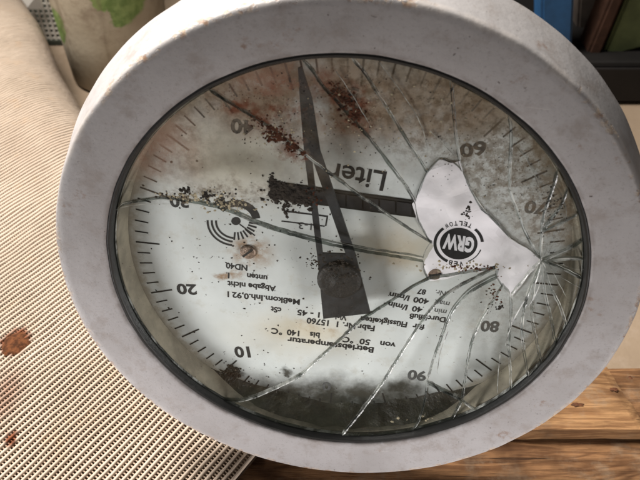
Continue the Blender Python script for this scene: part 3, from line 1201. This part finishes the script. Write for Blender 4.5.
E_('h1', 'H', (471, 191), (482, 209), (496, 224), (510, 240), (526, 250))
E_('h1', 'h2', (452, 163), (440, 160))
E_('h2', 'h3', (421, 186))
E_('h3', 'h4', (419, 219), (426, 233))
E_('h4', 'h5', (427, 251))
E_('h5', 'h6', (425, 270))
E_('h6', 'h7', (448, 275), (470, 271))
E_('h7', 'h8')
E_('h8', 'h9')
E_('h9', 'h10')
E_('h10', 'H', (524, 279), (533, 268))
E_('r1', 'h5', (124, 204), (147, 200), (165, 198), (200, 203), (230, 211), (255, 222), (278, 230), (319, 241), (362, 250), (400, 256))
E_('r2', 'h4', (232, 104), (270, 127), (307, 156), (332, 175), (357, 194), (387, 215), (410, 230))
E_('r3', 'h3', (312, 70), (322, 85), (340, 105), (352, 118), (370, 139), (390, 165), (405, 185))
E_('r4', 'h2', (365, 74), (380, 97), (395, 121), (410, 145))
E_('r5', 'h1', (453, 100), (455, 127), (458, 152))
E_('r17', 'H', (511, 135), (510, 165), (510, 190), (516, 208), (528, 238))
E_('r16', 'n16', (555, 181), (547, 205), (543, 220))
E_('n16', 'H', (541, 246))
E_('n16', 'r15', (554, 226), (570, 219))
E_('r14', 'H', (570, 259), (555, 260))
E_('r13', 'H', (568, 271), (552, 264))
E_('r12', 'H', (560, 306), (550, 286), (545, 270))
E_('r11', 'H', (536, 339), (532, 315), (534, 288), (539, 270))
E_('r10', 'h10', (510, 362), (509, 340), (511, 317))
E_('r20', 'H', (524, 352), (522, 326), (527, 298), (536, 274))
E_('r21', 'H', (551, 318), (545, 292))
E_('r22', 'n16', (561, 206), (549, 222))
E_('r23', 'H', (566, 250))
E_('h9', 'a9', (494, 299), (481, 320), (471, 345), (466, 374))
E_('a9', 'r9')
E_('h8', 'a8', (481, 284), (465, 295), (450, 315), (438, 347), (431, 367))
E_('a8', 'r8', (426, 395), (420, 418))
E_('h7', 'r7', (480, 276), (462, 285), (440, 300), (422, 322), (400, 355), (383, 382), (362, 410))
E_('h6', 'r6', (413, 286), (400, 295), (380, 308), (360, 321), (342, 338), (310, 367), (297, 378), (262, 395), (240, 402))
E_('a8', 'a9', (444, 392))
E_('a9', 'r19', (472, 408))

# rim arcs
rims = sorted([k for k in nodes if k[0] == 'r'], key=lambda k: math.atan2(nodes[k].y, nodes[k].x))
for i, k in enumerate(rims):
    k2 = rims[(i + 1) % len(rims)]
    a0 = math.atan2(nodes[k].y, nodes[k].x)
    a1 = math.atan2(nodes[k2].y, nodes[k2].x)
    if a1 <= a0:
        a1 += 2 * math.pi
    n = max(1, int((a1 - a0) / .05))
    edges.append([k, k2, [Vector((RG * math.cos(a0 + (a1 - a0) * j / n), RG * math.sin(a0 + (a1 - a0) * j / n))) for j in range(1, n)], True])


def smooth_chain(pts, seed):
    out = []
    n = len(pts)
    for i in range(n - 1):
        p0, p1, p2, p3 = pts[max(i - 1, 0)], pts[i], pts[i + 1], pts[min(i + 2, n - 1)]
        m = max(2, int((p2 - p1).length / .0022))
        for j in range(m):
            t = j / m
            q = .5 * ((2 * p1) + (p2 - p0) * t + (2 * p0 - 5 * p1 + 4 * p2 - p3) * t * t + (3 * p1 - p0 - 3 * p2 + p3) * t ** 3)
            if i or j:
                k = .0003
                q = q + Vector((noise.noise(Vector((q.x * 330, q.y * 330, seed))), noise.noise(Vector((q.x * 330, q.y * 330, seed + 9))))) * k
            out.append(q)
    out.append(pts[-1])
    return out


half = {}
for i, e in enumerate(edges):
    full = [nodes[e[0]]] + e[2] + [nodes[e[1]]]
    if len(e) == 3:
        full = smooth_chain(full, i)
    half.setdefault(e[0], []).append((e[1], full, (i, 0)))
    half.setdefault(e[1], []).append((e[0], full[::-1], (i, 1)))
for k in half:
    half[k].sort(key=lambda h: math.atan2(h[1][1].y - h[1][0].y, h[1][1].x - h[1][0].x))
used = set()
faces = []
for k in list(half):
    for h in half[k]:
        if h[2] in used:
            continue
        poly, cur = [], h
        while cur[2] not in used:
            used.add(cur[2])
            poly += cur[1][:-1]
            lst = half[cur[0]]
            back = (cur[2][0], 1 - cur[2][1])
            j = [q[2] for q in lst].index(back)
            cur = lst[(j - 1) % len(lst)]
        ar = sum(poly[i - 1].x * poly[i].y - poly[i].x * poly[i - 1].y for i in range(len(poly))) / 2
        if ar > 0:
            faces.append((ar, poly))


def inside(p, poly):
    c = False
    for i in range(len(poly)):
        a, b = poly[i - 1], poly[i]
        if (a.y > p.y) != (b.y > p.y) and p.x < (b.x - a.x) * (p.y - a.y) / (b.y - a.y) + a.x:
            c = not c
    return c


hole = G(458, 242)
rnd = random.Random(21)
TH = .0023
nsh = 0
for ar, poly in faces:
    if inside(hole, poly):
        continue
    n = len(poly)
    ctr = sum(poly, Vector((0, 0))) / n
    ins = .00032
    pts, dirs = [], []
    for i in range(n):
        a, b, c = poly[i - 1], poly[i], poly[(i + 1) % n]
        d1, d2 = (b - a), (c - b)
        if d1.length < 1e-7 or d2.length < 1e-7:
            pts.append(b)
            dirs.append(Vector((0, 0)))
            continue
        d1.normalize()
        d2.normalize()
        nn = Vector((-(d1.y + d2.y), d1.x + d2.x))
        if nn.length < .2:
            nn = (ctr - b)
        nn.normalize()
        pts.append(b + nn * ins)
        dirs.append(nn)
    bm = bmesh.new()
    tk = .034 if ar < .0017 else .012
    tx, ty, dz = rnd.uniform(-tk, tk), rnd.uniform(-tk, tk), rnd.uniform(-.0003, .0003)
    top = []
    mid = []
    bot = []
    for p, nn in zip(pts, dirs):
        z = ZG * S + dz + (p.x - ctr.x) * tx + (p.y - ctr.y) * ty
        q = p + Vector((noise.noise(Vector((p.x * 160, p.y * 160, 5))), noise.noise(Vector((p.x * 160, p.y * 160, 8))))) * .00045
        ch = .00042 * (1 + .8 * noise.noise(Vector((p.x * 240, p.y * 240, 3))))
        if p.length > RG - .0012:
            ch = 0.0001
        top.append(bm.verts.new((p.x + nn.x * ch, p.y + nn.y * ch, z)))
        mid.append(bm.verts.new((p.x, p.y, z - ch * .8 - .00005)))
        bot.append(bm.verts.new((q.x, q.y, z - TH)))
    try:
        f1 = bm.faces.new(top)
        f2 = bm.faces.new(bot[::-1])
    except ValueError:
        bm.free()
        continue
    for i in range(n):
        f = bm.faces.new((mid[i], bot[i], bot[(i + 1) % n], mid[(i + 1) % n]))
        f.material_index = 1
        f = bm.faces.new((top[i], mid[i], mid[(i + 1) % n], top[(i + 1) % n]))
        f.material_index = 1
    f2.material_index = 2
    bmesh.ops.triangulate(bm, faces=[f1, f2])
    done(bm, 'glass_shard', [M_glass, M_edge, M_under], root)
    nsh += 1

# hairline cracks that stop inside a shard
M_hair = simple('hairline', (0.30, 0.31, 0.28), .4, .6, .85, 160)
vs, fs = [], []
HL = [[(555, 256), (570, 250), (586, 243)], [(552, 252), (561, 240), (575, 222)], [(548, 252), (556, 236), (566, 215), (562, 196), (556, 186)], [(541, 274), (537, 290), (528, 306)], [(560, 276), (571, 282), (582, 288)], [(562, 263), (573, 268), (584, 268)], [(500, 350), (498, 372), (497, 392)], [(524, 300), (512, 322), (505, 345)], [(448, 330), (440, 352), (437, 372)], [(516, 145), (530, 165), (540, 190)], [(548, 262), (566, 296)], [(430, 130), (446, 146), (455, 156)], [(336, 70), (356, 100), (372, 128)], [(380, 62), (402, 92), (420, 122), (428, 150)], [(545, 258), (560, 248), (574, 245)], [(544, 254), (549, 241), (551, 232)], [(109, 212), (125, 206), (150, 203), (185, 203)], [(319, 236), (350, 244), (395, 251)]]
for li, pl in enumerate(HL):
    ch = smooth_chain([G(*q) for q in pl], 50 + li)
    n0 = len(vs)
    for i, p in enumerate(ch):
        d = (ch[min(i + 1, len(ch) - 1)] - ch[max(i - 1, 0)]).normalized()
        f = i / (len(ch) - 1)
        w = .00020 * min(1, 3 * (1 - f) + .25)
        for sgn in (-1, 1):
            vs.append((p.x - d.y * w * sgn, p.y + d.x * w * sgn, ZG * S + .0009 + .0002 * sgn))
    for i in range(len(ch) - 1):
        a = n0 + 2 * i
        fs.append((a, a + 1, a + 3, a + 2))
o = pyd('hairline_crack', vs, fs, M_hair, root)
o['kind'] = 'stuff'


# ------------------------------------------------------------------ dirt inside the case
def crumbs(name, spots, mat, seed):
    """loose flakes: spots = (u, v, plane z, spread u, spread v, count, size in metres)"""
    rn = random.Random(seed)
    vs, fs = [], []
    for (u, v, z, su, sv, cnt, size) in spots:
        for _ in range(cnt):
            p = L(u + rn.gauss(0, su), v + rn.gauss(0, sv), z)
            if p.x ** 2 + p.y ** 2 > (.79 * S) ** 2:
                continue
            s = size * rn.uniform(.35, 1.4)
            m = Matrix.Rotation(rn.uniform(0, 6.28), 3, 'Z') @ Matrix.Rotation(rn.uniform(-.5, .5), 3, 'X')
            n0 = len(vs)
            base = [(1, 0), (.4, .8), (-.7, .6), (-.9, -.4), (.2, -.9)]
            for bx, by in base:
                w = m @ Vector((bx * s * rn.uniform(.6, 1.2), by * s * rn.uniform(.6, 1.2), 0))
                vs.append((p.x + w.x, p.y + w.y, z * S + max(w.z, -.0001) + .00015))
            vs.append((p.x, p.y, z * S + .00015 + s * rn.uniform(.15, .4)))
            for i in range(5):
                fs.append((n0 + i, n0 + (i + 1) % 5, n0 + 5))
    o = pyd(name, vs, fs, mat, root)
    o['kind'] = 'stuff'
    return o


ZT = ZG + .001                              # upper side of the glass
crumbs('dark_flake', [
    (290, 196, ZT, 9, 3.5, 120, .0016), (278, 189, ZT, 4, 4, 70, .0016), (272, 179, ZT, 1.6, 2.4, 30, .0011), (286, 209, ZT, 2, 3.2, 26, .0011), (304, 198, ZT, 6, 4.5, 70, .0014), (286, 194, ZT, 14, 8, 90, .0008),
    (187, 190, ZT, 3, 1.5, 22, .0009), (208, 195, ZT, 3, 2.5, 30, .0009), (175, 197, ZT, 9, 3, 30, .0006), (225, 198, ZT, 8, 4, 40, .0006),
    (316, 262, ZP, 4, 4, 60, .0006), (340, 268, ZP + .035, 12, 8, 120, .0007),
    (235, 388, ZD, 10, 8, 60, .0010), (232, 374, ZD, 5, 5, 60, .0014), (262, 365, ZD, 30, 12, 30, .0005),
    (430, 140, ZT, 60, 34, 150, .0003), (520, 165, ZT, 28, 32, 240, .00033), (553, 205, ZT, 8, 10, 50, .0005), (300, 110, ZT, 80, 30, 140, .0004),
    (300, 260, ZD, 90, 60, 90, .0005), (240, 250, ZD, 60, 60, 70, .0006), (478, 145, ZT, 20, 25, 80, .00035), (490, 300, ZT, 4, 7, 22, .0006), (502, 306, ZT, 2, 2, 12, .0009), (467, 213, ZT, 3, 5, 20, .0008)], M_crumb, 3)
crumbs('rust_flake', [
    (272, 131, ZT, 4, 4, 50, .0008), (280, 137, ZT, 5, 3, 60, .0009), (260, 121, ZT, 5, 3, 34, .0006), (290, 146, ZT, 4, 3, 50, .0009), (301, 154, ZT, 3, 2, 24, .0007), (356, 115, ZT, 4, 5, 60, .0008), (348, 105, ZT, 5, 5, 50, .0008), (336, 92, ZT, 6, 6, 50, .0006), (280, 130, ZT, 22, 14, 90, .0003), (350, 102, ZT, 20, 16, 90, .0003), (240, 100, ZT, 26, 10, 60, .0003), (496, 292, ZT, 3, 6, 24, .0007), (476, 268, ZT, 12, 2, 50, .0007), (312, 197, ZT, 5, 5, 40, .0007)], M_rustcrumb, 5)
crumbs('pale_flake', [
    (195, 197, ZT, 16, 4, 90, .0008), (232, 205, ZT, 14, 5, 70, .0007), (275, 136, ZT, 12, 8, 50, .0006), (412, 420, ZG - .01, 14, 3, 8, .0012), (390, 120, ZT, 50, 30, 120, .0005), (455, 268, ZT, 22, 2.5, 60, .0007)], M_palecrumb, 8)
# sludge heaped in the lowest part of the case, against the wall
vs, fs = [], []
na, nr = 220, 20
for i in range(na + 1):
    a = R_(-142 + 104 * i / na)
    e = min(i, na - i) / na * 2
    full = min(1, e * 1.7)
    full = full * full * (3 - 2 * full)
    for j in range(nr + 1):
        f = j / nr
        r0 = .80 - (.070 + .03 * noise.fractal(Vector((a * 4, 2, 5)), 1, 2, 4)) * full
        r = r0 + (.801 - r0) * f
        nz = noise.fractal(Vector((r * 14 * math.cos(a), r * 14 * math.sin(a), 1)), .9, 2, 5)
        z = ZD - .004 + (.078 * full) * f ** 1.25 + .008 * nz * full * min(1, f * 3)
        r += .010 * noise.noise(Vector((a * 6, 4, f))) * (1 - f)
        vs.append((r * S * math.cos(a), r * S * math.sin(a), min(z, -.075) * S))
for i in range(na):
    for j in range(nr):
        q = i * (nr + 1) + j
        fs.append((q, q + 1, q + nr + 2, q + nr + 1))
o = pyd('sludge', vs, fs, M_sludge, root, True)
o['kind'] = 'stuff'
